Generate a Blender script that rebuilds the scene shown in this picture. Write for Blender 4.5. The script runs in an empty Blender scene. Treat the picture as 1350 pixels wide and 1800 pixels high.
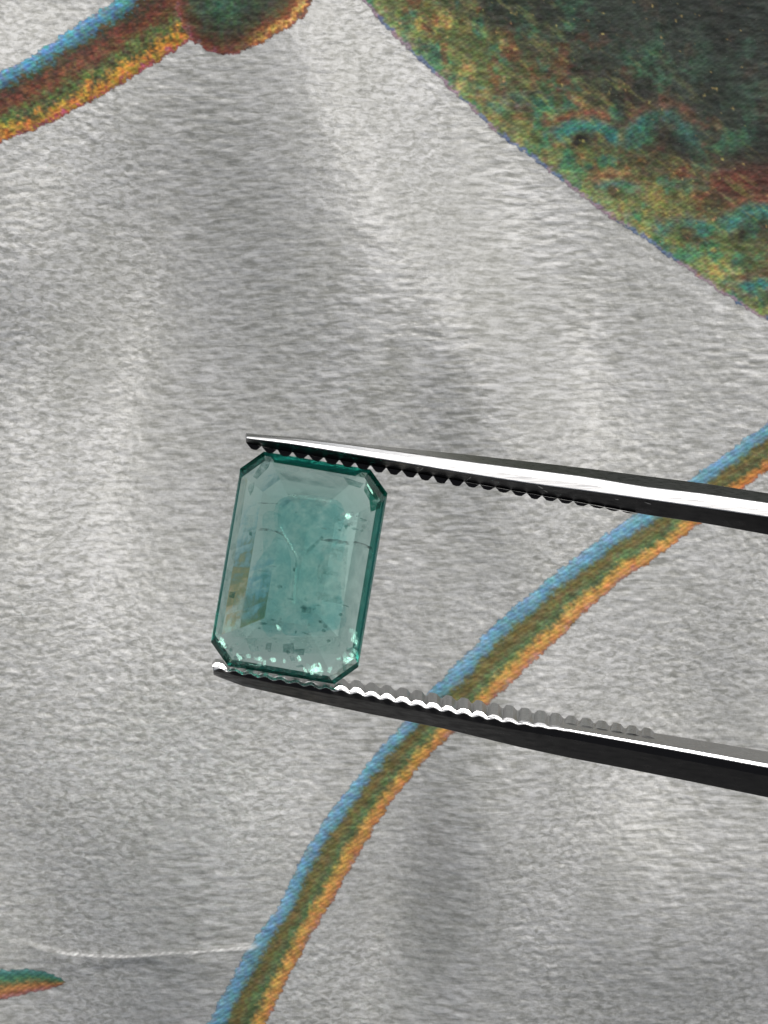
import bpy, bmesh, math, random
import numpy as np
from mathutils import Vector, Matrix

# ------------------------------------------------------------------ camera, sky, sun, exposure
# Units: 1 Blender unit = 1 cm.  Stone at z = 0, cloth 3 cm below, lens 12 cm above the stone.
S = 0.00225            # cm per photograph pixel in the plane of the stone
D = 12.0               # lens height above the stone
ZC = -3.0              # cloth level
KC = (D - ZC) / D

sc = bpy.context.scene
cam_d = bpy.data.cameras.new('camera')
cam = bpy.data.objects.new('camera', cam_d)
sc.collection.objects.link(cam)
cam.location = (0, 0, D)
cam_d.sensor_fit = 'VERTICAL'
cam_d.sensor_height = 24.0
cam_d.lens = 24.0 * D / (1800 * S)
cam_d.clip_start = 0.1
cam_d.clip_end = 500
cam_d.dof.use_dof = True
cam_d.dof.focus_distance = D - 0.05
cam_d.dof.aperture_fstop = 3.2
sc.camera = cam

SUN_AZ = Vector((0.42, 0.907)).normalized()     # light comes from the upper right of the picture
SUN_EL = math.radians(50)
world = bpy.data.worlds.new("World")
sc.world = world
world.use_nodes = True
wn = world.node_tree
for n in list(wn.nodes): wn.nodes.remove(n)
w_out = wn.nodes.new('ShaderNodeOutputWorld')
w_bg = wn.nodes.new('ShaderNodeBackground')
w_sky = wn.nodes.new('ShaderNodeTexSky')
w_hsv = wn.nodes.new('ShaderNodeHueSaturation')
w_sky.sky_type = 'NISHITA'
w_sky.sun_disc = False
w_sky.sun_elevation = SUN_EL
w_sky.sun_rotation = math.atan2(SUN_AZ.x, SUN_AZ.y)
w_sky.dust_density = 3.0
w_hsv.inputs['Saturation'].default_value = 0.30     # thin white cloud over the blue
w_bg.inputs['Strength'].default_value = 0.07
wn.links.new(w_sky.outputs[0], w_hsv.inputs['Color'])
wn.links.new(w_hsv.outputs[0], w_bg.inputs[0])
wn.links.new(w_bg.outputs[0], w_out.inputs[0])

sun_d = bpy.data.lights.new('sun', 'SUN')
sun_d.energy = 1.5
sun_d.angle = math.radians(16)
sun_d.color = (1.0, 0.965, 0.92)
sun = bpy.data.objects.new('sun', sun_d)
sc.collection.objects.link(sun)
sdir = Vector((SUN_AZ.x * math.cos(SUN_EL), SUN_AZ.y * math.cos(SUN_EL), math.sin(SUN_EL)))
sun.rotation_euler = sdir.to_track_quat('Z', 'Y').to_euler()
sun.location = sdir * 30

sc.view_settings.view_transform = 'Standard'
sc.view_settings.look = 'None'
sc.view_settings.gamma = 1
sc.view_settings.exposure = 0.22
sc.render.engine = 'CYCLES'
sc.cycles.max_bounces = 24
sc.cycles.transmission_bounces = 20
sc.cycles.glossy_bounces = 8
sc.cycles.transparent_max_bounces = 16
sc.cycles.use_denoising = True
sc.cycles.denoising_input_passes = 'RGB_ALBEDO_NORMAL'
sc.cycles.sample_clamp_indirect = 6.0
sc.cycles.blur_glossy = 0.3

# ------------------------------------------------------------------ helpers
def at(px, py, z=0.0):
    k = (D - z) / D
    return ((px - 675) * S * k, (900 - py) * S * k, z)

def srgb(r, g, b):
    f = lambda c: (c / 255 / 12.92) if c / 255 <= 0.04045 else ((c / 255 + 0.055) / 1.055) ** 2.4
    return (f(r), f(g), f(b))

def obj(name, me, mat=None, parent=None):
    o = bpy.data.objects.new(name, me)
    sc.collection.objects.link(o)
    if mat is not None and not me.materials:
        me.materials.append(mat)
    if parent is not None: o.parent = parent
    return o

def pydata(name, vs, fs, mat=None, parent=None, fm=None, mats=None):
    me = bpy.data.meshes.new(name)
    me.from_pydata(vs, [], fs)
    if mats:
        for m in mats: me.materials.append(m)
        for p, i in zip(me.polygons, fm): p.material_index = i
    me.update()
    bm = bmesh.new(); bm.from_mesh(me)
    bmesh.ops.recalc_face_normals(bm, faces=bm.faces)
    bm.to_mesh(me); bm.free()
    return obj(name, me, mat, parent)

def newmat(name):
    m = bpy.data.materials.new(name)
    m.use_nodes = True
    nt = m.node_tree
    for n in list(nt.nodes): nt.nodes.remove(n)
    out = nt.nodes.new('ShaderNodeOutputMaterial')
    return m, nt, out

def N(nt, kind, **kw):
    n = nt.nodes.new(kind)
    for k, v in kw.items(): setattr(n, k, v)
    return n

# ---- value noise for the print
rng = np.random.default_rng(7)
def vnoise(x, y, seed, size=1.0):
    """smooth value noise in -1..1, x and y arrays, feature size given"""
    r = np.random.default_rng(seed)
    T = r.uniform(-1, 1, (256, 256))
    x = x / size + 1000.0; y = y / size + 1000.0
    xi = np.floor(x).astype(int); yi = np.floor(y).astype(int)
    fx = x - xi; fy = y - yi
    fx = fx * fx * (3 - 2 * fx); fy = fy * fy * (3 - 2 * fy)
    a = T[yi % 256, xi % 256]; b = T[yi % 256, (xi + 1) % 256]
    c = T[(yi + 1) % 256, xi % 256]; d = T[(yi + 1) % 256, (xi + 1) % 256]
    return (a * (1 - fx) + b * fx) * (1 - fy) + (c * (1 - fx) + d * fx) * fy
def fbm(x, y, seed, size, octs=3):
    s = 0; a = 1; t = 0
    for o in range(octs):
        s = s + a * vnoise(x, y, seed + o * 17, size); t += a; a *= 0.55; size /= 2.03
    return s / t * 1.4
def sstep(e0, e1, x):
    t = np.clip((x - e0) / (e1 - e0), 0, 1)
    return t * t * (3 - 2 * t)

def poly_dist(X, Y, pts):
    """unsigned distance to an open polyline and the side of it (+1 on the right of travel)"""
    best = np.full(X.shape, 1e9); side = np.zeros(X.shape)
    for (x0, y0), (x1, y1) in zip(pts[:-1], pts[1:]):
        dx, dy = x1 - x0, y1 - y0
        L2 = dx * dx + dy * dy
        t = np.clip(((X - x0) * dx + (Y - y0) * dy) / L2, 0, 1)
        ex = X - (x0 + t * dx); ey = Y - (y0 + t * dy)
        d = np.hypot(ex, ey)
        cr = dx * (Y - y0) - dy * (X - x0)
        m = d < best - 1e-6
        best = np.where(m, d, best); side = np.where(m, np.sign(cr), side)
    return best * side      # in picture axes (y down) positive = right-hand side of travel

def smooth(pts, n=6):
    """Catmull-Rom through the points"""
    P = [np.array(p, float) for p in pts]
    P = [2 * P[0] - P[1]] + P + [2 * P[-1] - P[-2]]
    out = []
    for i in range(1, len(P) - 2):
        for k in range(n):
            t = k / n
            a, b, c, d = P[i - 1], P[i], P[i + 1], P[i + 2]
            out.append(tuple(0.5 * (2 * b + (c - a) * t + (2 * a - 5 * b + 4 * c - d) * t * t + (3 * b - a - 3 * c + d) * t ** 3)))
    out.append(tuple(P[-2]))
    return out

def ramp(t, stops):
    ts = [s[0] for s in stops]
    cols = np.array([srgb(*s[1]) for s in stops])
    return np.stack([np.interp(t, ts, cols[:, k]) for k in range(3)], -1)

# ------------------------------------------------------------------ the cloth
# Grid axes in photograph pixels as measured on the cloth: fine where it is seen, coarse outside.
def axis(lo, hi, step, far):
    core = np.arange(lo, hi + step, step)
    left = [lo]; right = [core[-1]]; s = step
    while left[-1] > -far:
        s *= 1.16; left.append(left[-1] - s)
    s = step
    while right[-1] < far:
        s *= 1.16; right.append(right[-1] + s)
    return np.concatenate([np.array(left[1:])[::-1], core, np.array(right[1:])])
gx = axis(-60, 1410, 2.6, 9000)
gy = axis(-60, 1860, 2.6, 9000)
X, Y = np.meshgrid(gx, gy)

# gentle undulation of the cloth: the slope towards the light wanted at each place, then the
# height field that has this slope
st = 15.0
ux = np.arange(-1400, 2800, st); uy = np.arange(-1400, 3200, st)
UX, UY = np.meshgrid(ux, uy)
B = 0.35 * fbm(UX, UY * 0.6, 3, 420, 2) + 0.12 * fbm(UX, UY * 0.5, 5, 130, 2)
inside = sstep(-500, 0, UX) * (1 - sstep(1350, 1850, UX)) * sstep(-500, 0, UY) * (1 - sstep(1800, 2300, UY))
B = B * (1 - 0.72 * inside)
# (x, y, length along, width across, angle of long axis from +x in picture, amount)
for bx, by, sl, sw, ang, am in [
    (60, 60, 260, 120, 10, 0.7), (60, 330, 160, 90, 70, 0.35), (360, 250, 290, 150, 80, -0.62),
    (520, 600, 270, 165, 72, -0.55), (610, 90, 170, 80, 60, 0.55), (760, 340, 260, 140, 62, 0.8),
    (930, 620, 240, 90, 55, 0.7), (110, 850, 260, 120, 100, 0.95), (20, 560, 90, 60, 90, -0.5),
    (250, 1060, 180, 110, 60, 0.25), (790, 720, 170, 55, 80, -0.55), (960, 780, 160, 60, 90, 0.35),
    (1230, 640, 160, 90, 60, -0.1), (900, 1020, 170, 60, 60, -0.25), (1010, 1180, 180, 80, 85, 0.35),
    (470, 1450, 220, 80, 105, 0.55), (90, 1480, 200, 110, 60, -0.5), (770, 1520, 230, 75, 92, -1.0),
    (620, 1660, 180, 55, 95, 0.45), (1130, 1420, 180, 90, 85, 0.4), (950, 1560, 160, 60, 90, 0.2),
    (1150, 1750, 240, 90, 0, -0.55), (250, 1770, 200, 60, 0, -0.15), (1270, 1180, 150, 70, 80, -0.3),
    (180, 480, 150, 60, 75, 0.3), (430, 900, 160, 60, 80, -0.2)]:
    a = math.radians(ang); c, s = math.cos(a), math.sin(a)
    dx, dy = UX - bx, UY - by
    p = (dx * c + dy * s) / sl; q = (-dx * s + dy * c) / sw
    B = B + am * np.exp(-(p * p + q * q) * 0.9)
B = (B - B.mean()) * 0.60
cm = S * KC
kx = np.fft.fftfreq(len(ux), st * cm) * 2 * np.pi; ky = -np.fft.fftfreq(len(uy), st * cm) * 2 * np.pi
KX, KY = np.meshgrid(kx, ky)
kl = KX * 0.5 + KY * 0.866
H = np.real(np.fft.ifft2(-np.fft.fft2(B) * (-1j * kl) / (kl * kl + 0.35)))
def interp2(F, x, y):
    fx = np.clip((x - ux[0]) / st, 0, len(ux) - 1.001); fy = np.clip((y - uy[0]) / st, 0, len(uy) - 1.001)
    xi = fx.astype(int); yi = fy.astype(int); fx = fx - xi; fy = fy - yi
    fx = fx * fx * (3 - 2 * fx) * 0 + fx
    return (F[yi, xi] * (1 - fx) + F[yi, xi + 1] * fx) * (1 - fy) + (F[yi + 1, xi] * (1 - fx) + F[yi + 1, xi + 1] * fx) * fy
def hsm(x, y):
    o = st * 0.5
    return 0.25 * (interp2(H, x - o, y - o) + interp2(H, x + o, y - o) + interp2(H, x - o, y + o) + interp2(H, x + o, y + o))
far_fade = (1 - sstep(1500, 2600, np.abs(X - 675))) * (1 - sstep(1500, 2600, np.abs(Y - 900)))
Z = hsm(X, Y) * far_fade
# the little pressed crease low on the left
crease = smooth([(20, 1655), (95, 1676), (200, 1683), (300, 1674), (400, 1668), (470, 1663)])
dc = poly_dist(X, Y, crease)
al = sstep(20, 110, X) * (1 - sstep(430, 500, X))
low = sstep(90, 200, X) * (1 - sstep(250, 330, X))
rise = np.where(dc < 0, np.exp(-(dc / 4.0) ** 2), np.exp(-(dc / (42.0 - 28 * low)) ** 2))
Z = Z + al * 0.032 * rise * (1 + 0.3 * vnoise(X, Y, 95, 25))
# crepe threads: horizontal ribs broken up, in real relief where the grid is fine enough
wob = 5 * vnoise(X, Y, 91, 60)
r1 = fbm(X / 3.2, Y + wob, 41, 8.0, 2)
r2 = fbm(X / 1.4, (Y + wob), 47, 7.5, 2)
patch = 0.75 + 0.5 * fbm(X, Y, 44, 190, 2)
fine = (1 - sstep(800, 1000, np.abs(X - 675))) * (1 - sstep(1050, 1250, np.abs(Y - 900)))
Z = Z + fine * 0.0040 * (r1 * patch + 0.75 * r2 * (1.6 - patch))

wx = (X - 675) * cm; wy = (900 - Y) * cm
co = np.stack([wx, wy, Z + ZC], -1).reshape(-1, 3)

# ---- printed colours
nw = 3.0 * vnoise(X, Y, 11, 7) + 2.0 * vnoise(X, Y, 12, 3.5)     # ink bleeding along the threads
nf = vnoise(X, Y, 13, 4.0); nm = fbm(X, Y, 14, 14, 3); nb = fbm(X, Y, 15, 60, 3)
col = np.zeros(X.shape + (3,)); mask = np.zeros(X.shape)
def put(c, m):
    global col, mask
    m = np.clip(m, 0, 1)
    col = col * (1 - m[..., None]) + c * m[..., None]
    mask = np.maximum(mask, m)

# main stem: blue, olive brown, green, amber
eb = smooth([(200, 2200), (290, 1940), (362, 1800), (438, 1662), (490, 1588), (545, 1480), (602, 1398), (690, 1290), (762, 1208), (850, 1115), (932, 1040), (1080, 926), (1212, 842), (1350, 742), (1500, 640), (1900, 420), (2500, 200)])
eo = smooth([(310, 2200), (400, 1940), (468, 1800), (524, 1690), (606, 1550), (664, 1450), (736, 1352), (802, 1285), (866, 1232), (962, 1140), (1082, 1032), (1200, 948), (1350, 828), (1500, 730), (1900, 510), (2500, 290)])
nL = fbm(X, Y, 81, 55, 2)
db = poly_dist(X, Y, eb) + nw + 1.2 * nL; do = -poly_dist(X, Y, eo) + nw - 1.2 * nL
tt = db / np.maximum(db + do, 20)
t2 = tt + 0.05 * nf + 0.04 * nm + 0.045 * nL
c1 = ramp(t2, [(0, (150, 184, 204)), (.08, (122, 172, 200)), (.21, (104, 156, 176)), (.33, (96, 100, 62)), (.45, (108, 94, 50)), (.58, (92, 104, 66)), (.66, (86, 112, 72)),
               (.74, (156, 134, 74)), (.82, (212, 160, 84)), (.92, (198, 140, 78)), (1.0, (172, 124, 104))])
hu = np.stack([vnoise(X, Y, 71, 6), vnoise(X, Y, 72, 6), vnoise(X, Y, 73, 7)], -1)
c1 = c1 * (1 + 0.20 * nm + 0.18 * nf)[..., None] * (1 + 0.16 * hu)
c1 = c1 * (1 + 0.22 * np.exp(-((tt - 0.48) / 0.2) ** 2))[..., None]
redder = sstep(1150, 1300, X)[..., None] * ((t2 > .55) & (t2 < .98))[..., None]
c1 = c1 * (1 - 0.35 * redder * np.array([0.1, 0.75, 0.9]))
put(c1, sstep(-2, 3.5, np.minimum(db, do)))

# stem top left
e1 = smooth([(-900, 560), (-300, 300), (0, 135), (62, 96), (122, 50), (196, 0), (300, -70), (500, -200)])
e2 = smooth([(-900, 720), (-300, 420), (0, 262), (62, 235), (132, 196), (200, 158), (262, 118), (332, 74), (420, 10), (600, -120)])
d1 = poly_dist(X, Y, e1) + nw; d2 = -poly_dist(X, Y, e2) + nw
tt = d1 / np.maximum(d1 + d2, 20); t2 = tt + 0.07 * nf + 0.06 * nm
c2 = ramp(t2, [(0, (140, 186, 208)), (.08, (92, 158, 192)), (.19, (76, 124, 134)), (.25, (66, 66, 40)), (.38, (92, 52, 36)), (.5, (118, 70, 44)), (.6, (92, 82, 46)),
               (.69, (90, 110, 62)), (.76, (120, 108, 58)), (.85, (204, 148, 58)), (.93, (196, 140, 62)), (.97, (150, 70, 60)), (1.0, (160, 92, 100))])
c2 = c2 * (1 + 0.40 * nm + 0.36 * nf)[..., None] * (1 + 0.35 * hu) * 0.92
put(c2, sstep(-2, 3.5, np.minimum(d1, d2)))

# dark lobe at the end of that stem
e3 = smooth([(300, -260), (300, -60), (318, 40), (350, 82), (400, 98), (444, 86), (492, 62), (530, 36), (549, 2), (560, -60), (540, -260)])
d3 = -poly_dist(X, Y, e3) + nw
right = sstep(430, 520, X + 0.3 * Y)
cg = ramp(d3 + 8 * nm + 5 * nf, [(0, (158, 108, 104)), (5, (116, 62, 50)), (18, (92, 62, 40)), (34, (66, 62, 42)), (60, (50, 58, 44)), (120, (60, 92, 66))])
cy = ramp(d3 + 8 * nm + 5 * nf, [(0, (150, 100, 80)), (8, (166, 104, 48)), (15, (224, 178, 100)), (22, (140, 70, 40)), (38, (84, 76, 44)), (60, (58, 66, 48))])
c3 = cg * (1 - right[..., None]) + cy * right[..., None]
green = np.exp(-(((X - 385) / 42) ** 2 + ((Y - 12) / 28) ** 2))[..., None]
c3 = c3 * (1 - 0.5 * green) + np.array(srgb(60, 112, 84)) * 0.5 * green
c3 = c3 * (1 + 0.40 * nm + 0.36 * nf)[..., None] * (1 + 0.3 * hu)
put(c3, sstep(-2, 3.5, d3))

# little pointed bud bottom left
e4 = smooth([(-400, 1700), (-100, 1702), (0, 1706), (50, 1704), (92, 1714), (116, 1729)])
e5 = smooth([(-400, 1800), (-100, 1778), (0, 1762), (50, 1750), (96, 1739), (116, 1729)])
d4 = poly_dist(X, Y, e4) + 0.6 * nw; d5 = -poly_dist(X, Y, e5) + 0.6 * nw
tt = d4 / np.maximum(d4 + d5, 5); t2 = tt + 0.08 * nf
c4 = ramp(t2, [(0, (116, 160, 158)), (.15, (66, 128, 120)), (.38, (74, 122, 84)), (.52, (120, 116, 74)), (.66, (186, 132, 76)), (.82, (170, 104, 76)), (1.0, (172, 124, 124))])
c4 = c4 * (1 + 0.2 * nm + 0.2 * nf)[..., None]
put(c4, sstep(-2, 4, np.minimum(d4, d5)) * (X < 122))

# great dark leaf, top right
e6 = smooth([(300, -420), (500, -180), (640, 0), (700, 66), (760, 124), (812, 172), (842, 198), (874, 229), (930, 268), (1000, 322), (1080, 380), (1130, 412), (1200, 464), (1272, 516), (1350, 564), (1600, 700), (2300, 960)])
dl = -poly_dist(X, Y, e6) + 0.9 * nw
dn = dl + 26 * nb + 14 * nm
lu = np.array(srgb(52, 60, 52))
base = ramp(dn, [(0, (138, 146, 104)), (30, (122, 132, 78)), (75, (98, 108, 64)), (125, (84, 86, 56)), (170, (72, 76, 56)), (240, (54, 64, 54)), (420, (48, 56, 50))])
n1 = fbm(X, Y, 21, 40, 4); n2 = fbm(X, Y, 22, 34, 4); n3 = fbm(X, Y, 23, 30, 4); n4 = fbm(X, Y, 24, 80, 4)
edge = 1 - sstep(110, 330, dl + 40 * nb)
def tint(base, c, w): return base * (1 - w[..., None]) + np.array(srgb(*c)) * w[..., None]
base = tint(base, (66, 124, 92), sstep(0.02, 0.55, n1) * (0.15 + 0.75 * edge))
base = tint(base, (182, 158, 90), sstep(0.20, 0.75, n2) * (0.06 + 0.70 * edge) * (1 - sstep(90, 200, dl)))
base = tint(base, (128, 68, 44), sstep(0.22, 0.7, n3) * (0.10 + 0.5 * edge))
base = tint(base, (30, 36, 31), sstep(-0.1, 0.6, n4) * 0.75 * sstep(50, 170, dl))
base = tint(base, (112, 52, 40), 0.75 * np.exp(-(((X - 1300) / 110) ** 2 + ((Y - 315) / 30) ** 2)))
# curls
def curl(cx, cy, r, a0, a1, c, w, amt, sq=1.12):
    global base
    a = np.degrees(np.arctan2(cy - Y, X - cx)) % 360
    d = np.abs(np.hypot(X - cx, (Y - cy) * sq) - r + 4 * nm + 6 * nb)
    am = sstep(a0, a0 + 30, a) * (1 - sstep(a1 - 30, a1, a)) * (0.55 + 0.6 * sstep(-0.4, 0.4, n2))
    base = tint(base, c, np.clip(amt * am * np.exp(-(d / w) ** 2), 0, 1))
TE = (58, 128, 116); BR = (140, 76, 46); YE = (186, 164, 94); DK = (34, 34, 26)
for cx, cy, r, k, sq in [(1030, 262, 56, 1, 1.1), (1165, 270, 60, .6, .85), (1335, 432, 66, 1, 1.0), (905, 215, 46, .35, .9), (1085, 345, 40, .5, 1.3), (1205, 425, 46, .6, 1.2), (1340, 535, 46, .8, 1.1)]:
    curl(cx, cy, r, 0, 170, TE, 17, 1.15 * k, sq)
    curl(cx + 6, cy + 4, r - 26, 0, 175, DK, 15, 1.0 * k, sq)
    curl(cx, cy + 4, r + 24, 30, 150, BR, 10, 0.7 * k, sq)
    curl(cx, cy, r + 2, 185, 300, YE, 8, 0.3 * k, sq)
spk = vnoise(X + .5 * Y, Y - .5 * X, 31, 9) + 0.5 * vnoise(X - .3 * Y, Y + .4 * X, 36, 6)
base = tint(base, (196, 172, 108), sstep(1.0, 1.25, spk) * 0.6)
lineY = fbm((X + 0.8 * Y) / 2, (Y - 0.8 * X) * 2.2, 33, 30, 3)
base = tint(base, (160, 156, 92), sstep(0.25, 0.8, lineY) * 0.36 * edge)
base = tint(base, (44, 44, 32), sstep(0.25, 0.8, -lineY) * 0.3 * edge)
hue = np.stack([vnoise(X, Y * 1.3, 61, 6), vnoise(X, Y * 1.3, 62, 6), vnoise(X, Y * 1.3, 63, 7)], -1)
base = base * (1 + 0.26 * hue * (0.4 + 0.6 * edge[..., None]))
base = base * (1 + 0.40 * nm + 0.26 * nf)[..., None] * 0.95
seg = vnoise(X, Y, 35, 34)
rim = np.where(seg[..., None] > 0.15, np.array(srgb(104, 122, 166)), np.array(srgb(166, 138, 160)))
rw = (1 - sstep(3, 9, dl + 3 * nf))[..., None] * 0.8
base = base * (1 - rw) + rim * rw
put(base, sstep(-3, 3, dl))
put(np.zeros(X.shape + (3,)) + np.array(srgb(232, 231, 228)), 1.0 * sstep(60, 120, X) * (1 - sstep(430, 462, X)) * np.exp(-((dc + 1.5) / (4.0 + 1.2 * vnoise(X, Y, 96, 18))) ** 2))  # bright lit edge of the crease, painted in as a white line
for _ in range(4):      # let the colour run on under the fraying edge
    bare = mask < 0.02
    acc = np.zeros_like(col); wt = np.zeros(X.shape)
    for ax, sh_ in ((0, 1), (0, -1), (1, 1), (1, -1)):
        w_ = (~np.roll(bare, sh_, ax)) * 1.0
        acc += np.roll(col, sh_, ax) * w_[..., None]; wt += w_
    hit = bare & (wt > 0)
    col[hit] = acc[hit] / wt[hit][:, None]
    mask = np.where(hit, 0.021, mask)
col = np.clip(col, 0.004, 0.95)

ny, nx = X.shape
idx = np.arange(nx * ny).reshape(ny, nx)
quads = np.stack([idx[:-1, :-1], idx[1:, :-1], idx[1:, 1:], idx[:-1, 1:]], -1).reshape(-1, 4)
me = bpy.data.meshes.new('printed_cloth')
me.vertices.add(nx * ny); me.vertices.foreach_set('co', co.astype(np.float32).ravel())
nq = len(quads)
me.loops.add(nq * 4); me.loops.foreach_set('vertex_index', quads.astype(np.int32).ravel())
me.polygons.add(nq); me.polygons.foreach_set('loop_start', np.arange(0, nq * 4, 4, dtype=np.int32))
me.update(calc_edges=True)
me.polygons.foreach_set('use_smooth', np.ones(nq, dtype=bool))
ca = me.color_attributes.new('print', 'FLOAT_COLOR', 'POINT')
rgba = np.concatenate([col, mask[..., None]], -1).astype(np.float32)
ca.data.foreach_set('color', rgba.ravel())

m, nt, out = newmat('crepe_cloth')
bs = N(nt, 'ShaderNodeBsdfPrincipled')
att = N(nt, 'ShaderNodeAttribute', attribute_name='print')
geo = N(nt, 'ShaderNodeTexCoord')
def noise(scale, vecscale, detail=3, rough=0.55, rot=0.0, dist=0.0):
    mp = N(nt, 'ShaderNodeMapping'); mp.inputs['Scale'].default_value = vecscale
    mp.inputs['Rotation'].default_value = (0, 0, rot)
    nt.links.new(geo.outputs['Object'], mp.inputs[0])
    no = N(nt, 'ShaderNodeTexNoise'); no.inputs['Scale'].default_value = scale
    no.inputs['Detail'].default_value = detail; no.inputs['Roughness'].default_value = rough
    no.inputs['Distortion'].default_value = dist
    nt.links.new(mp.outputs[0], no.inputs['Vector'])
    return no.outputs[0]
def math_(op, a, b=None, c=None):
    n = N(nt, 'ShaderNodeMath', operation=op)
    for i, v in enumerate((a, b, c)):
        if v is None: continue
        if isinstance(v, (int, float)): n.inputs[i].default_value = v
        else: nt.links.new(v, n.inputs[i])
    return n.outputs[0]
def mrange(v, a, b, c, d):
    n = N(nt, 'ShaderNodeMapRange'); nt.links.new(v, n.inputs[0])
    for i, q in enumerate((a, b, c, d)): n.inputs[i + 1].default_value = q
    return n.outputs[0]
def mix(f, a, b, bt='MIX'):
    n = N(nt, 'ShaderNodeMix', data_type='RGBA', blend_type=bt)
    for s, v in ((n.inputs[0], f), (n.inputs[6], a), (n.inputs[7], b)):
        if isinstance(v, (int, float)): s.default_value = v
        elif isinstance(v, tuple): s.default_value = v + (1,) if len(v) == 3 else v
        else: nt.links.new(v, s)
    return n.outputs[2]
ribs = noise(1.0, (10, 48, 1), 3, 0.55, dist=0.4)
pebb = noise(1.0, (24, 50, 1), 3, 0.55, dist=0.7)
zone = mrange(noise(1.0, (0.9, 0.6, 1), 2, 0.5), 0.42, 0.58, 0, 1)
nmx = N(nt, 'ShaderNodeMix', data_type='FLOAT')
for q_, v_ in ((0, zone), (2, ribs), (3, pebb)): nt.links.new(v_, nmx.inputs[q_])
rib = nmx.outputs[0]        # broken horizontal threads
ribf = noise(1.0, (42, 100, 1), 2, 0.5)
pile = noise(1.0, (190, 70, 1), 2, 0.5)                # faint upright fibres
blotch = noise(1.0, (3.0, 2.2, 1), 3, 0.5)
v = math_('ADD', math_('MULTIPLY', rib, 0.66), math_('ADD', math_('MULTIPLY', ribf, 0.20), math_('MULTIPLY', pile, 0.14)))
cl = mix(mrange(v, 0.40, 0.60, 0, 1), (0.36, 0.36, 0.335), (0.69, 0.69, 0.685))
cl = mix(mrange(blotch, 0.35, 0.65, 0, 1), cl, mix(1.0, cl, (0.93, 0.93, 0.91), 'MULTIPLY'))
# twill of the printed ink
wv = N(nt, 'ShaderNodeTexWave', wave_type='BANDS'); wv.inputs['Scale'].default_value = 16
wv.inputs['Distortion'].default_value = 3.0; wv.inputs['Detail'].default_value = 2
wm = N(nt, 'ShaderNodeMapping'); wm.inputs['Rotation'].default_value = (0, 0, math.radians(58))
nt.links.new(geo.outputs['Object'], wm.inputs[0]); nt.links.new(wm.outputs[0], wv.inputs['Vector'])
ink = mix(1.0, att.outputs['Color'], mix(mrange(v, 0.38, 0.62, 0, 1), (0.70, 0.70, 0.70), (1.30, 1.30, 1.30)), 'MULTIPLY')
ink = mix(1.0, ink, mix(mrange(wv.outputs[1], 0.1, 0.9, 0, 1), (0.87, 0.87, 0.87), (1.13, 1.13, 1.13)), 'MULTIPLY')
fr = math_('MULTIPLY', att.outputs['Alpha'], 1.0)
fray = mrange(math_('ADD', fr, math_('MULTIPLY', math_('SUBTRACT', ribf, 0.5), 1.2)), 0.22, 0.80, 0, 0.97)
nt.links.new(mix(fray, cl, ink), bs.inputs['Base Color'])
bp = N(nt, 'ShaderNodeBump'); bp.inputs['Strength'].default_value = 0.7; bp.inputs['Distance'].default_value = 0.008
nt.links.new(v, bp.inputs['Height']); nt.links.new(bp.outputs[0], bs.inputs['Normal'])
bs.inputs['Roughness'].default_value = 0.42
nt.links.new(mrange(att.outputs['Alpha'], 0, 1, 0.6, 0.2), bs.inputs['Specular IOR Level'])
nt.links.new(mrange(att.outputs['Alpha'], 0, 1, 0.42, 0.65), bs.inputs['Roughness'])
bs.inputs['Sheen Weight'].default_value = 0.15
nt.links.new(bs.outputs[0], out.inputs[0])
me.materials.append(m)
cloth = obj('printed_cloth', me)
cloth['label'] = 'pale grey crepe cloth printed with coloured stems and a dark green leaf'
cloth['category'] = 'cloth'

# ------------------------------------------------------------------ metals
def metal(name, base, rough, metallic=1.0, scratch=0.12, along=(3, 60, 60)):
    m, nt, out = newmat(name)
    b = nt.nodes.new('ShaderNodeBsdfPrincipled')
    tc = nt.nodes.new('ShaderNodeTexCoord'); mp = nt.nodes.new('ShaderNodeMapping')
    mp.inputs['Scale'].default_value = along
    mp.inputs['Rotation'].default_value = (0, 0, math.radians(8))
    no = nt.nodes.new('ShaderNodeTexNoise'); no.inputs['Scale'].default_value = 3; no.inputs['Detail'].default_value = 6
    nt.links.new(tc.outputs['Object'], mp.inputs[0]); nt.links.new(mp.outputs[0], no.inputs['Vector'])
    r = nt.nodes.new('ShaderNodeMapRange')
    r.inputs[1].default_value = 0.3; r.inputs[2].default_value = 0.7
    r.inputs[3].default_value = max(0.02, rough - scratch); r.inputs[4].default_value = rough + scratch
    nt.links.new(no.outputs[0], r.inputs[0]); nt.links.new(r.outputs[0], b.inputs['Roughness'])
    cr = nt.nodes.new('ShaderNodeMix'); cr.data_type = 'RGBA'
    cr.inputs[6].default_value = tuple(c * 0.75 for c in base) + (1,); cr.inputs[7].default_value = tuple(min(1, c * 1.15) for c in base) + (1,)
    nt.links.new(no.outputs[0], cr.inputs[0]); nt.links.new(cr.outputs[2], b.inputs['Base Color'])
    bu = nt.nodes.new('ShaderNodeBump'); bu.inputs['Strength'].default_value = 0.12; bu.inputs['Distance'].default_value = 0.002
    nt.links.new(no.outputs[0], bu.inputs['Height']); nt.links.new(bu.outputs[0], b.inputs['Normal'])
    b.inputs['Metallic'].default_value = metallic
    nt.links.new(b.outputs[0], out.inputs[0])
    return m
M_STEEL = metal('polished_steel', (0.86, 0.86, 0.86), 0.27, 1.0, 0.04)
M_GREY = metal('brushed_steel', (0.38, 0.38, 0.38), 0.34)
M_BLACK = metal('dark_reflect_steel', (0.017, 0.016, 0.018), 0.38, 0.75, 0.16, (5, 14, 14))  # dark reflections in the steel, put in as a black base colour

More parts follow.
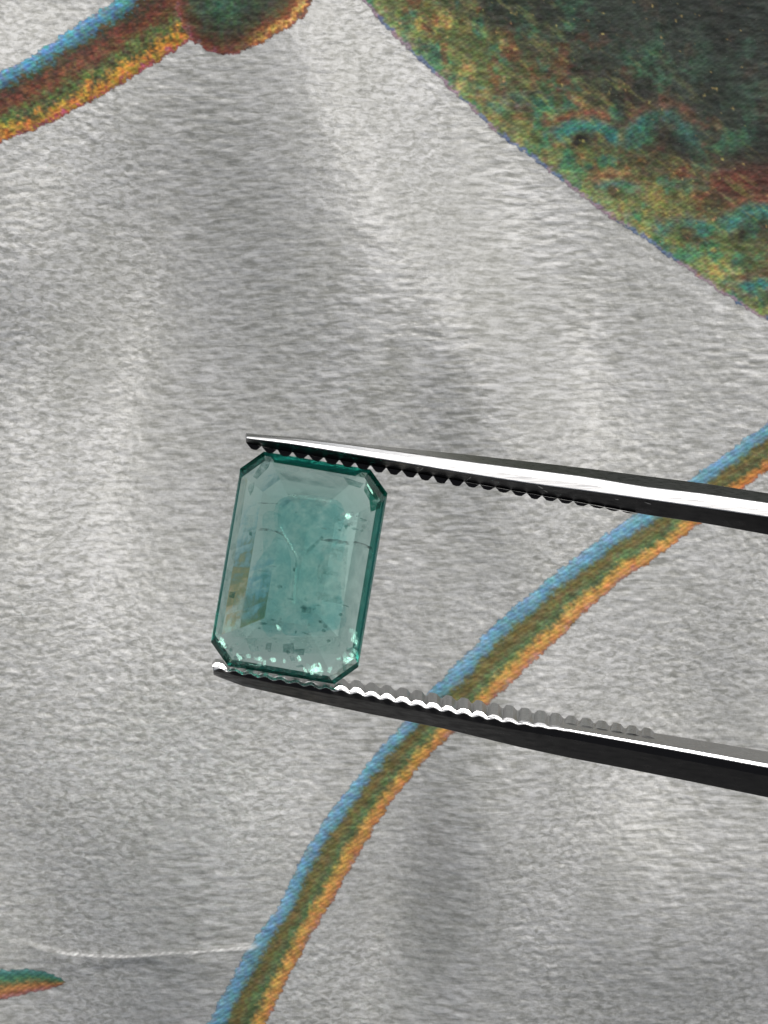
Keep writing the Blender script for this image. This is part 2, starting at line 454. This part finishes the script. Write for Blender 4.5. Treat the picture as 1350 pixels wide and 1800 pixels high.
# ------------------------------------------------------------------ tweezers
tw = bpy.data.objects.new('tweezers', None)
sc.collection.objects.link(tw)
tw.location = at(1000, 1050, 0)
tw['label'] = 'long steel tweezers with serrated dark jaws gripping the green stone'
tw['category'] = 'tweezers'
tw_inv = Vector(tw.location)

def lerp_tab(tab, x):
    xs = [t[0] for t in tab]
    return [float(np.interp(x, xs, [t[k] for t in tab])) for k in range(1, len(tab[0]))]

def loft(name, xs, section, mats_for, parent, bevel=0.0):
    """section(x) -> list of points in the cross-section, closed; mats_for = material per side"""
    vs, fs, fm = [], [], []
    n = None
    for x in xs:
        pts = section(x); n = len(pts)
        vs += [tuple(Vector(p) - tw_inv) for p in pts]
    for i in range(len(xs) - 1):
        for k in range(n):
            a, b = i * n + k, i * n + (k + 1) % n
            fs.append((a, b, b + n, a + n)); fm.append(mats_for[k])
    fs.append(tuple(range(n))); fm.append(2)
    fs.append(tuple(range((len(xs) - 1) * n, len(xs) * n))); fm.append(2)
    o = pydata(name, vs, fs, None, parent, fm, [M_STEEL, M_GREY, M_BLACK])
    if bevel:
        b = o.modifiers.new('edge', 'BEVEL'); b.width = bevel; b.segments = 2; b.limit_method = 'ANGLE'; b.angle_limit = math.radians(18)
    return o

# upper arm: x, outer edge, top of bright band, bottom of bright band, inner edge (base of the teeth)
UP = [(432, 761, 763, 771, 778), (447, 763, 764, 773, 782), (473, 765, 766, 776, 788), (520, 768, 770, 782, 796), (620, 779, 782, 799, 813), (710, 788, 795, 814, 828),
      (822, 799, 811, 833, 848), (944, 813, 827, 852, 870), (1030, 823, 838, 863, 885), (1130, 836, 855, 877, 904), (1240, 850, 868, 893, 920), (1350, 867, 884, 909, 940),
      (1800, 930, 950, 990, 1030), (2600, 1040, 1064, 1120, 1180), (3800, 1240, 1270, 1340, 1410), (5200, 1490, 1530, 1590, 1640), (6400, 1720, 1760, 1800, 1850)]
def sec_up(x):
    o, a, b, i = lerp_tab(UP, x)
    t = min(1, max(0, (x - 432) / 900)); d = 0.10 + 0.08 * t
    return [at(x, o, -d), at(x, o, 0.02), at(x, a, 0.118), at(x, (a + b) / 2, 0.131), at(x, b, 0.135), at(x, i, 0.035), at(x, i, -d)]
xsu = [432, 437, 450] + list(range(480, 1400, 30)) + [1500, 1650, 1800, 2100, 2600, 3200, 3800, 4500, 5200, 5800, 6400]
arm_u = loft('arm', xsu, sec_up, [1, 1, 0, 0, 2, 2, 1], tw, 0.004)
arm_u['label'] = 'upper arm with broad bright polished band'

# lower arm: x, far edge of inner face, bright edge top, bright edge bottom, outer edge
LO = [(375, 1163, 1169, 1178, 1186), (392, 1167, 1173, 1178, 1193), (427, 1174, 1180, 1184, 1206), (493, 1185, 1192, 1196.5, 1221), (560, 1194, 1204, 1208.5, 1236), (640, 1204, 1217.5, 1222.5, 1253),
      (776, 1227, 1244, 1249, 1280), (912, 1249, 1268, 1273, 1313), (1000, 1264, 1281, 1286, 1332), (1100, 1280, 1298, 1304, 1351), (1200, 1296, 1315, 1322, 1371), (1350, 1321, 1342, 1350, 1402),
      (1800, 1392, 1414, 1426, 1486), (2600, 1500, 1524, 1540, 1612), (3800, 1640, 1662, 1680, 1750), (5200, 1740, 1758, 1776, 1850), (6400, 1800, 1810, 1820, 1890)]
def sec_lo(x):
    g, a, b, o = lerp_tab(LO, x)
    t = min(1, max(0, (x - 375) / 900)); d = 0.12 + 0.14 * t
    wav = 2.4 * math.cos(2 * math.pi * (x - 386) / 26.9) * min(1, max(0, (1010 - x) / 160))
    held = 0.045 * min(1, max(0, (x - 398) / 12)) * min(1, max(0, (592 - x) / 12))     # edge tilted down beside the stone so its highlight dims
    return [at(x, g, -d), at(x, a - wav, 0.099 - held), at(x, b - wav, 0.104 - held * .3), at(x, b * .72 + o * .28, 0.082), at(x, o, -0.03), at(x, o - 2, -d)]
xsl = [375, 380] + [386 + 26.9 * k / 6 for k in range(144)] + list(range(1035, 1400, 30)) + [1500, 1650, 1800, 2100, 2600, 3200, 3800, 4500, 5200, 5800, 6400]
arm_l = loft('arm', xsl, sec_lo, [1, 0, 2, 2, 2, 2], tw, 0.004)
arm_l['label'] = 'lower arm, dark with thin bright wavy edge'
# welded heel where both arms meet
hv = [tuple(Vector(at(x, y, z)) - tw_inv) for x in (6300, 7000) for y, z in ((1700, -.2), (1700, .16), (1900, .16), (1900, -.2))]
pydata('heel', hv, [(0, 1, 2, 3), (4, 5, 6, 7), (0, 1, 5, 4), (1, 2, 6, 5), (2, 3, 7, 6), (3, 0, 4, 7)], M_GREY, tw)

def tooth(arm, x, yb0, yb1, slope, h0, h1, z0, z1, w, mats, fm_top, capt=False):
    """ridge across the inner face: base line yb (photo) at z0 (near lens) and z1, height h (photo px, signed)"""
    wl, wr = rt.uniform(.20, .30), rt.uniform(.18, .28)
    vs = []
    for yb, z, h in ((yb0, z0, h0), (yb1, z1, h1)):
        for dx, k in ((-w * .54, -0.12), (-w * wl, 0.9), (0, 1.0), (w * wr, 0.88), (w * .54, -0.12)):
            zz = z - (0.006 * k if capt and z == z0 else 0)
            vs.append(tuple(Vector(at(x + dx, yb + slope * dx + h * k, zz)) - tw_inv))
    fs = [(0, 1, 2, 3, 4), (5, 6, 7, 8, 9)] + [(k, k + 1, k + 6, k + 5) for k in range(4)] + [(4, 0, 5, 9)]
    fm = [fm_top, 1] + [mats] * 4 + [1]
    return pydata('tooth', vs, fs, None, arm, fm, [M_STEEL, M_GREY, M_BLACK])

rt = random.Random(4)
x = 434.0
while x < 1112:
    o, a, b, i = lerp_tab(UP, x)
    t = min(1, max(0, (x - 432) / 900)); d = 0.09 + 0.08 * t
    o2, a2, b2, i2 = lerp_tab(UP, x + 20)
    h = (8.5 if x < 800 else 6.5) + rt.uniform(-.8, .8)
    if x > 960: h *= max(0.25, 1 - (x - 960) / 200)
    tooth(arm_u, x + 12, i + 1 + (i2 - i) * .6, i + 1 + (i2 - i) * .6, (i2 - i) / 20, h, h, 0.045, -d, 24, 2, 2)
    x += 27.4
x = 386.0
while x < 1166:
    g, a, b, o = lerp_tab(LO, x)
    g2, a2, b2, o2 = lerp_tab(LO, x + 20)
    t = min(1, max(0, (x - 375) / 900)); d = 0.12 + 0.14 * t
    top = 0.100 if x < 985 else -0.05
    yb = a if x < 985 else a + (g - a) * .5
    if 400 < x < 590: top = 0.03
    h = -(7.0 + rt.uniform(-1.3, 1.1)) * (0.6 if 400 < x < 590 else 1) * (1 if x < 800 else max(0.35, 1 - (x - 800) / 300))
    tooth(arm_l, x, yb + 1, g + 1, (a2 - a) / 20, h, -8.0, top, -d, 25, 1, 0 if x < 400 or 590 < x < 985 else 1, True)  # grey caps beside the stone, their dimmed shine put into the colour
    x += 26.9

for nx_, ny_, ln, w_, sl_ in [(742, 824, 9, 2.2, -.9), (826, 840, 13, 2.2, -.75), (951, 857, 15, 2.4, .55), (960, 864, 12, 1.6, .5), (1140, 885, 16, 1.8, .3), (1085, 878, 10, 1.4, .25), (735, 822, 7, 1.2, .1)]:
    o_, a_, b_, i_ = lerp_tab(UP, nx_)
    def onf(px, py):
        f = min(1, max(0, (py - b_) / max(1, i_ - b_)))
        return tuple(Vector(at(px, py, 0.1365 * (1 - f) + 0.0365 * f + 0.001)) - tw_inv)
    pydata('nick', [onf(nx_ - ln / 2, ny_ - sl_ * ln / 2), onf(nx_, ny_ - w_ / 2), onf(nx_ + ln / 2, ny_ + sl_ * ln / 2), onf(nx_, ny_ + w_ / 2)], [(0, 1, 2, 3)], M_GREY, arm_u)

# ------------------------------------------------------------------ the stone
gem = bpy.data.objects.new('gemstone', None)
sc.collection.objects.link(gem)
gc = at(526, 998, 0.0)
gem.location = gc
ROT = math.radians(-9.6)
gem.rotation_euler = (math.radians(0.8), math.radians(-2.2), ROT)
gem['label'] = 'pale green step-cut octagonal emerald held between the tweezer jaws'
gem['category'] = 'gemstone'

GA, GB, GC = 0.296, 0.430, 0.082
def ring(t, b, l, r, q, z):
    """octagon inset by its own amount on each side; q = inset of the four corner facets"""
    bt, bb, al_, ar = GB - t, GB - b, GA - l, GA - r
    def cut(u, v, q):
        return max(0.0015, min(u + v - (GA + GB - GC - q * math.sqrt(2)), u * 0.92, v * 0.92))
    tl, tr, br, bl = cut(al_, bt, q), cut(ar, bt, q * 1.1), cut(ar, bb, q * 1.15), cut(al_, bb, q * 0.95)
    return [(-al_ + tl, bt, z), (ar - tr, bt, z), (ar, bt - tr, z), (ar, -bb + br, z),
            (ar - br, -bb, z), (-al_ + bl, -bb, z), (-al_, -bb + bl, z), (-al_, bt - tl, z)]
prof = [(.036, .030, .010, .014, .034, .034), (.016, .014, .004, .006, .016, .025), (0, 0, 0, 0, 0, .009), (0, 0, 0, 0, 0, -.009),
        (.012, .020, .011, .011, .020, -.022), (.036, .052, .035, .036, .052, -.043), (.099, .118, .0995, .102, .125, -.090),
        (.178, .205, .187, .190, .22, -.146), (.285, .310, .2935, .2935, .33, -.186)]
vs, fs = [], []
for row in prof: vs += ring(*row)
fs.append(tuple(range(8)))
for r in range(len(prof) - 1):
    for k in range(8):
        fs.append((r * 8 + k, r * 8 + (k + 1) % 8, (r + 1) * 8 + (k + 1) % 8, (r + 1) * 8 + k))
fs.append(tuple(range((len(prof) - 1) * 8, len(prof) * 8)))
def gem_mat(name, rough, bump):
    m, nt, out = newmat(name)
    gl = nt.nodes.new('ShaderNodeBsdfGlass'); gl.inputs['IOR'].default_value = 1.57
    gl.inputs['Roughness'].default_value = rough
    gl.inputs['Color'].default_value = (0.97, 1.0, 0.99, 1)
    va = nt.nodes.new('ShaderNodeVolumeAbsorption')
    va.inputs['Color'].default_value = (0.0, 0.81, 0.73, 1); va.inputs['Density'].default_value = 3.7
    vs_ = nt.nodes.new('ShaderNodeVolumeScatter'); vs_.inputs['Color'].default_value = (0.55, 0.92, 0.88, 1); vs_.inputs['Density'].default_value = 0.8
    ad = nt.nodes.new('ShaderNodeAddShader'); nt.links.new(va.outputs[0], ad.inputs[0]); nt.links.new(vs_.outputs[0], ad.inputs[1])
    nt.links.new(gl.outputs[0], out.inputs['Surface']); nt.links.new(ad.outputs[0], out.inputs['Volume'])
    if bump:      # growth steps and polishing waves of the pavilion
        tc = nt.nodes.new('ShaderNodeTexCoord'); mp = nt.nodes.new('ShaderNodeMapping'); mp.inputs['Scale'].default_value = (9, 16, 4)
        vo = nt.nodes.new('ShaderNodeTexVoronoi'); vo.distance = 'CHEBYCHEV'; vo.feature = 'SMOOTH_F1'; vo.inputs['Scale'].default_value = 1.0
        vo.inputs['Smoothness'].default_value = 0.25
        no = nt.nodes.new('ShaderNodeTexNoise'); no.inputs['Scale'].default_value = 10; no.inputs['Detail'].default_value = 3
        nt.links.new(tc.outputs['Object'], mp.inputs[0]); nt.links.new(mp.outputs[0], vo.inputs['Vector']); nt.links.new(tc.outputs['Object'], no.inputs['Vector'])
        aa = nt.nodes.new('ShaderNodeMath'); aa.operation = 'ADD'; nt.links.new(vo.outputs[0], aa.inputs[0]); nt.links.new(no.outputs[0], aa.inputs[1])
        bu = nt.nodes.new('ShaderNodeBump'); bu.inputs['Distance'].default_value = 0.01
        sx = nt.nodes.new('ShaderNodeSeparateXYZ'); nt.links.new(tc.outputs['Object'], sx.inputs[0])
        lt = nt.nodes.new('ShaderNodeMath'); lt.operation = 'LESS_THAN'; lt.inputs[1].default_value = -0.0112; nt.links.new(sx.outputs[2], lt.inputs[0])
        m1 = nt.nodes.new('ShaderNodeMath'); m1.operation = 'MULTIPLY'; m1.inputs[1].default_value = bump; nt.links.new(lt.outputs[0], m1.inputs[0]); nt.links.new(m1.outputs[0], bu.inputs['Strength'])
        m2 = nt.nodes.new('ShaderNodeMath'); m2.operation = 'MULTIPLY'; m2.inputs[1].default_value = rough; nt.links.new(lt.outputs[0], m2.inputs[0]); nt.links.new(m2.outputs[0], gl.inputs['Roughness'])
        nt.links.new(aa.outputs[0], bu.inputs['Height']); nt.links.new(bu.outputs[0], gl.inputs['Normal'])
    return m
M_GEM = gem_mat('emerald_crystal', 0.12, 0.14)
crystal = pydata('crystal', vs, fs, M_GEM, gem)

# inclusions: thin healed fissures, feathers and specks inside, some added for facet reflections
def incl_mat(name, colr, alpha):
    m, nt, out = newmat(name)
    tr = nt.nodes.new('ShaderNodeBsdfTransparent'); df = nt.nodes.new('ShaderNodeBsdfPrincipled')
    df.inputs['Base Color'].default_value = colr + (1,); df.inputs['Roughness'].default_value = 0.4
    tc = nt.nodes.new('ShaderNodeTexCoord'); no = nt.nodes.new('ShaderNodeTexNoise')
    no.inputs['Scale'].default_value = 24; no.inputs['Detail'].default_value = 5; no.inputs['Roughness'].default_value = 0.7
    mr = nt.nodes.new('ShaderNodeMapRange'); mr.inputs[1].default_value = 0.42; mr.inputs[2].default_value = 0.68; mr.inputs[4].default_value = alpha
    nt.links.new(tc.outputs['Object'], no.inputs['Vector']); nt.links.new(no.outputs[0], mr.inputs[0])
    mx = nt.nodes.new('ShaderNodeMixShader')
    nt.links.new(mr.outputs[0], mx.inputs[0]); nt.links.new(tr.outputs[0], mx.inputs[1]); nt.links.new(df.outputs[0], mx.inputs[2])
    nt.links.new(mx.outputs[0], out.inputs[0])
    return m
M_VEIL = incl_mat('milky_veil', (0.60, 0.80, 0.74), 0.40)
M_DARK = incl_mat('dark_inclusion', (0.03, 0.09, 0.08), 0.9)
M_LITE = incl_mat('bright_inclusion', (0.75, 0.95, 0.88), 0.9)
R = Matrix.Rotation(-ROT, 3, 'Z')
def gl_(px, py, z):
    v = Vector(at(px, py, 0)) - Vector(gc); v = R @ v
    return (v.x, v.y, z)
def sliver(name, pts, width, z, mat, tilt=0.0, lab=None):
    rr = random.Random(hash((round(pts[0][0]), round(pts[0][1]))) % 9999)
    P = [Vector(gl_(x, y, z)) for x, y in smooth(pts, 4)]
    vs, fs = [], []
    n = len(P)
    for i, p in enumerate(P):
        t = (P[min(i + 1, n - 1)] - P[max(i - 1, 0)]).normalized()
        nrm = Vector((-t.y, t.x, 0))
        w = width * S * (0.15 + 0.85 * math.sin(math.pi * (i + 0.3) / (n - 0.4 + 0.001)) ** 0.6) * rr.uniform(0.6, 1.3)
        vs.append(tuple(p + nrm * w * .5 + Vector((0, 0, tilt * w)))); vs.append(tuple(p - nrm * w * .5 - Vector((0, 0, tilt * w))))
    for i in range(n - 1): fs.append((2 * i, 2 * i + 1, 2 * i + 3, 2 * i + 2))
    o = pydata(name, vs, fs, mat, gem)
    if lab: o['label'] = lab
    return o
sliver('fissure', [(566, 949), (590, 951), (615, 955), (636, 957), (655, 964)], 8, 0.03, M_DARK, 0.6, 'dark crack running in from the right side')
sliver('fissure', [(448, 930), (470, 931), (490, 935), (500, 942)], 6, 0.03, M_DARK, 0.6, 'short dark crack on the left')
sliver('fissure', [(455, 884), (480, 885), (498, 886)], 2.2, 0.04, M_DARK, 1.0)
sliver('fissure', [(492, 927), (500, 942), (510, 958), (522, 978)], 5, 0.02, M_LITE, 0.3, 'fine pale line from centre to upper left')  # pavilion ridge line, added as a pale strip
sliver('feather', [(505, 868), (540, 872), (575, 876), (595, 879)], 7, 0.05, M_VEIL, 0.5)
sliver('feather', [(600, 905), (615, 902), (632, 908)], 9, 0.05, M_LITE, 0.5)
sliver('feather', [(600, 920), (625, 918), (645, 925)], 16, 0.03, M_VEIL, 0.5)
sliver('feather', [(520, 980), (518, 1010), (515, 1040), (512, 1062)], 5, -0.05, M_VEIL, 0.8)  # keel line, added as a milky strip
def incl_plain(name, surf, alpha, tint=(1, 1, 1)):
    """a thin layer: partly clear, partly milky, mottled"""
    m, nt, out = newmat(name)
    tr = nt.nodes.new('ShaderNodeBsdfTransparent'); tr.inputs[0].default_value = tint + (1,)
    t0 = nt.nodes.new('ShaderNodeBsdfTransparent')
    df = nt.nodes.new('ShaderNodeBsdfDiffuse'); df.inputs[0].default_value = surf + (1,)
    tl = nt.nodes.new('ShaderNodeBsdfTranslucent'); tl.inputs[0].default_value = surf + (1,)
    h = nt.nodes.new('ShaderNodeMixShader'); nt.links.new(df.outputs[0], h.inputs[1]); nt.links.new(tl.outputs[0], h.inputs[2])
    a = nt.nodes.new('ShaderNodeMixShader'); a.inputs[0].default_value = alpha
    nt.links.new(tr.outputs[0], a.inputs[1]); nt.links.new(h.outputs[0], a.inputs[2])
    tc = nt.nodes.new('ShaderNodeTexCoord'); no = nt.nodes.new('ShaderNodeTexNoise')
    no.inputs['Scale'].default_value = 14; no.inputs['Detail'].default_value = 5; no.inputs['Roughness'].default_value = 0.7
    mr = nt.nodes.new('ShaderNodeMapRange'); mr.inputs[1].default_value = 0.36; mr.inputs[2].default_value = 0.60
    nt.links.new(tc.outputs['Object'], no.inputs['Vector']); nt.links.new(no.outputs[0], mr.inputs[0])
    mx = nt.nodes.new('ShaderNodeMixShader')
    nt.links.new(mr.outputs[0], mx.inputs[0]); nt.links.new(t0.outputs[0], mx.inputs[1]); nt.links.new(a.outputs[0], mx.inputs[2])
    nt.links.new(mx.outputs[0], out.inputs[0])
    return m
M_TEAL = incl_plain('teal_zone', (0.20, 0.55, 0.52), 0.10, (0.76, 0.92, 0.93))
M_PALE = incl_plain('pale_zone', (0.72, 0.92, 0.86), 0.34)
M_BLOCK = incl_plain('grey_block', (0.08, 0.24, 0.22), 0.40, (0.50, 0.72, 0.69))
m, nt, out = newmat('mirror_glint')  # added mirror plates that give the sun glints of the facets
g_ = nt.nodes.new('ShaderNodeBsdfGlossy'); g_.inputs['Roughness'].default_value = 0.24; g_.inputs['Color'].default_value = (0.62, 1.0, 0.88, 1)
nt.links.new(g_.outputs[0], out.inputs[0])
tr_ = nt.nodes.new('ShaderNodeBsdfTransparent'); mx_ = nt.nodes.new('ShaderNodeMixShader'); mx_.inputs[0].default_value = 0.20
nt.links.new(tr_.outputs[0], mx_.inputs[1]); nt.links.new(g_.outputs[0], mx_.inputs[2]); nt.links.new(mx_.outputs[0], out.inputs[0])
M_GLINT = m
M_GLEAM = m.copy(); M_GLEAM.name = 'mirror_gleam'
for n_ in M_GLEAM.node_tree.nodes:
    if n_.type == 'MIX_SHADER': n_.inputs[0].default_value = 0.10
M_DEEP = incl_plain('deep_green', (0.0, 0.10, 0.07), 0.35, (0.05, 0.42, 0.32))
def plate(name, pts, z, mat, tx=0.0, ty=0.0, lab=None):
    """irregular flat plate inside the crystal, tilted by tx, ty"""
    if name == 'growth_zone':
        n_ = len(pts); pts = smooth([pts[-1]] + list(pts) + [pts[0], pts[1]], 5)[5:5 + 5 * n_]
    P = [Vector(gl_(x, y, z)) for x, y in pts]
    c = sum(P, Vector()) / len(P)
    vs = [(p.x, p.y, z + (p.x - c.x) * tx + (p.y - c.y) * ty) for p in P]
    o = pydata(name, vs + [tuple(c)], [(i, (i + 1) % len(P), len(P)) for i in range(len(P))], mat, gem)
    if lab: o['label'] = lab
    return o
plate('growth_zone', [(492, 878), (560, 872), (604, 890), (596, 950), (560, 1000), (552, 1078), (514, 1080), (520, 985), (484, 932)], -0.01, M_TEAL, .05, .1, 'deeper teal zone in the middle')
plate('growth_zone', [(462, 905), (492, 905), (500, 940), (512, 1000), (500, 1090), (470, 1120), (452, 1060), (462, 980)], -0.04, M_TEAL, .2, .05)
plate('growth_zone', [(560, 1060), (600, 1050), (606, 1100), (560, 1110), (500, 1116), (505, 1085)], -0.03, M_TEAL, .1, .1)
plate('feather', [(566, 958), (612, 962), (604, 1062), (560, 1056), (556, 1010)], -0.03, M_PALE, .15, .02, 'pale milky pane right of the middle')
plate('feather', [(424, 1020), (450, 1010), (444, 1120), (408, 1120), (404, 1080)], 0.0, M_PALE, .1, .02)
plate('feather', [(510, 866), (582, 878), (580, 884), (508, 876)], 0.03, M_PALE, .1, .02)
plate('feather', [(430, 1122), (600, 1118), (596, 1150), (440, 1146)], -0.02, M_PALE, .05, .1)
ri = random.Random(12)  # specks, many added for the mosaic of facet reflections
for k in range(64):
    if k < 34: px, py = ri.uniform(410, 612), ri.uniform(1050, 1150)
    elif k < 52: px, py = ri.uniform(440, 610), ri.uniform(900, 1060)
    else: px, py = ri.uniform(595, 640), ri.uniform(905, 935)
    w, h = ri.uniform(2, 7), ri.uniform(1.5, 6)
    if k % 5 == 0: w *= 1.8; h *= .45
    a = math.radians(9.6 + ri.uniform(-8, 8)); ca_, sa_ = math.cos(a), math.sin(a)
    q = [(w * math.cos(t_) * ri.uniform(.5, 1.3), h * math.sin(t_) * ri.uniform(.5, 1.3)) for t_ in (0, .9, 1.9, 2.9, 4.1, 5.2)]
    plate('speck', [(px + u * ca_ - v * sa_, py + u * sa_ + v * ca_) for u, v in q], ri.uniform(-.06, .03),
          M_BLOCK if k % 3 else M_PALE, ri.uniform(-.5, .5), ri.uniform(-.5, .5))
plate('growth_zone', [(500, 880), (606, 896), (600, 1000), (586, 1110), (440, 1100), (448, 1000), (486, 940)], 0.0, M_TEAL, .02, .02)
plate('gleam', [(492, 926), (494, 925), (523.5, 977), (521, 979)], 0.0, M_GLEAM, -.03, -.2, 'pale vein running up to the left from the centre')  # pavilion ridge lines, added as mirror strips tilted to the sun
plate('gleam', [(519, 1000), (522, 1000), (519, 1062), (514, 1062)], -0.02, M_GLEAM, -.06, -.14, 'pale upright vein below the centre')
plate('gleam', [(512, 868), (584, 879), (583, 883), (511, 873)], 0.02, M_GLEAM, -.04, -.13, 'pale level band near the top')
for q_ in ([(497, 1132), (516, 1130), (518, 1142), (536, 1140), (534, 1152), (514, 1150), (498, 1146)], [(468, 1130), (478, 1130), (476, 1142), (466, 1142)], [(532, 1066), (548, 1068), (546, 1078), (530, 1076)], [(404, 1040), (414, 1042), (411, 1052), (402, 1050)]):  # dark blocks added for the look of pavilion facets
    plate('speck', q_, -0.01, M_BLOCK, rng.uniform(-.1, .1), rng.uniform(-.1, .1))
for q_ in ([(566, 962), (604, 966), (600, 978), (564, 974)], [(560, 1000), (598, 1006), (596, 1012), (559, 1008)], [(556, 1040), (594, 1046), (590, 1060), (554, 1052)], [(430, 905), (446, 905), (443, 935), (427, 935)],
           [(470, 1090), (500, 1092), (498, 1100), (468, 1098)], [(520, 1120), (560, 1124), (558, 1130), (518, 1128)]):
    plate('feather', q_, 0.0, M_PALE, rng.uniform(-.2, .2), rng.uniform(-.2, .2))
plate('feather', [(524, 980), (566, 942), (570, 946), (528, 985)], -0.02, M_BLOCK, .1, 0)  # right ridge of the pavilion, added as a dark strip
# plates added for the dark flash and glint upper right and the teal corner upper left
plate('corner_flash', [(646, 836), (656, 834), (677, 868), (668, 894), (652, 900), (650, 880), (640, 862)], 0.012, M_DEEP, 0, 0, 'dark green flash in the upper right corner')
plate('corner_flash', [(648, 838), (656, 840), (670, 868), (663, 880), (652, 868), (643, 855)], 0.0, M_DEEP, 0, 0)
plate('corner_flash', [(444, 838), (470, 800), (478, 806), (472, 822), (452, 842)], 0.0, M_BLOCK, .1, .1)
plate('corner_flash', [(434, 850), (448, 848), (446, 862), (440, 872)], 0.0, M_BLOCK, .1, .1)
plate('corner_flash', [(604, 838), (640, 850), (634, 858), (612, 852)], 0.005, M_BLOCK, .1, .1)
# mirror plates added along the lower rim for the bright facet glints
sh = [(651, 859, 2.0, 9, -28), (653, 864, 1.6, 6, -28)]
rs = random.Random(5)
for cx_, cy_, sx_, sy_, n_ in [(556, 1177, 24, 8, 18), (604, 1158, 18, 7, 12), (624, 1132, 5, 18, 8), (392, 1130, 9, 9, 6), (470, 1160, 45, 9, 10), (488, 1102, 5, 4, 3), (614, 906, 9, 3, 3)]:
    for _ in range(n_):
        sh.append((cx_ + rs.gauss(0, sx_ * .5), cy_ + rs.gauss(0, sy_ * .5) + (0.17 * (0)), rs.uniform(2.0, 8.5), rs.uniform(1.5, 6.5), rs.uniform(-40, 60)))
for cx_, cy_, n_ in [(400, 1140, 5), (420, 1158, 5), (600, 1166, 6), (618, 1148, 6), (440, 1150, 4), (520, 1164, 5)]:
    for _ in range(n_):
        px, py = cx_ + rs.uniform(-12, 12), cy_ + rs.uniform(-9, 9)
        w, h, a = rs.uniform(3, 9), rs.uniform(3, 9), rs.uniform(0, 3)
        q = [(w * math.cos(a + t_), h * math.sin(a + t_)) for t_ in (0, 1.3, 2.9, 4.4)]
        plate('speck', [(px + u, py + v) for u, v in q], rs.uniform(-.02, .015), rs.choice([M_PALE, M_PALE, M_BLOCK]), rs.uniform(-.4, .4), rs.uniform(-.4, .4))
for px, py, w, h, an in sh:
    py = min(py, 1180 + (px - 560) * 0.1)
    a = math.radians(an + 9.6 if py > 870 else -an - 10); ca_, sa_ = math.cos(a), math.sin(a)
    q = [(-w, -h * rs.uniform(.2, 1)), (w * rs.uniform(-.2, .6), -h), (w, -h * rs.uniform(0, .5)), (w * rs.uniform(.4, .9), h), (-w * rs.uniform(.5, .9), h * rs.uniform(.4, 1))]
    if py < 870: a = math.radians(-an); q = [(-w, -h), (w * .4, -h), (w, h), (-w * .2, h)]; ca_, sa_ = math.cos(a), -math.sin(a)
    plate('glint_plate', [(px + u * ca_ - v * sa_, py + u * sa_ + v * ca_) for u, v in q], 0.020, M_GLINT, -0.03 + rs.uniform(-.07, .07), -0.21 + rs.uniform(-.08, .08))
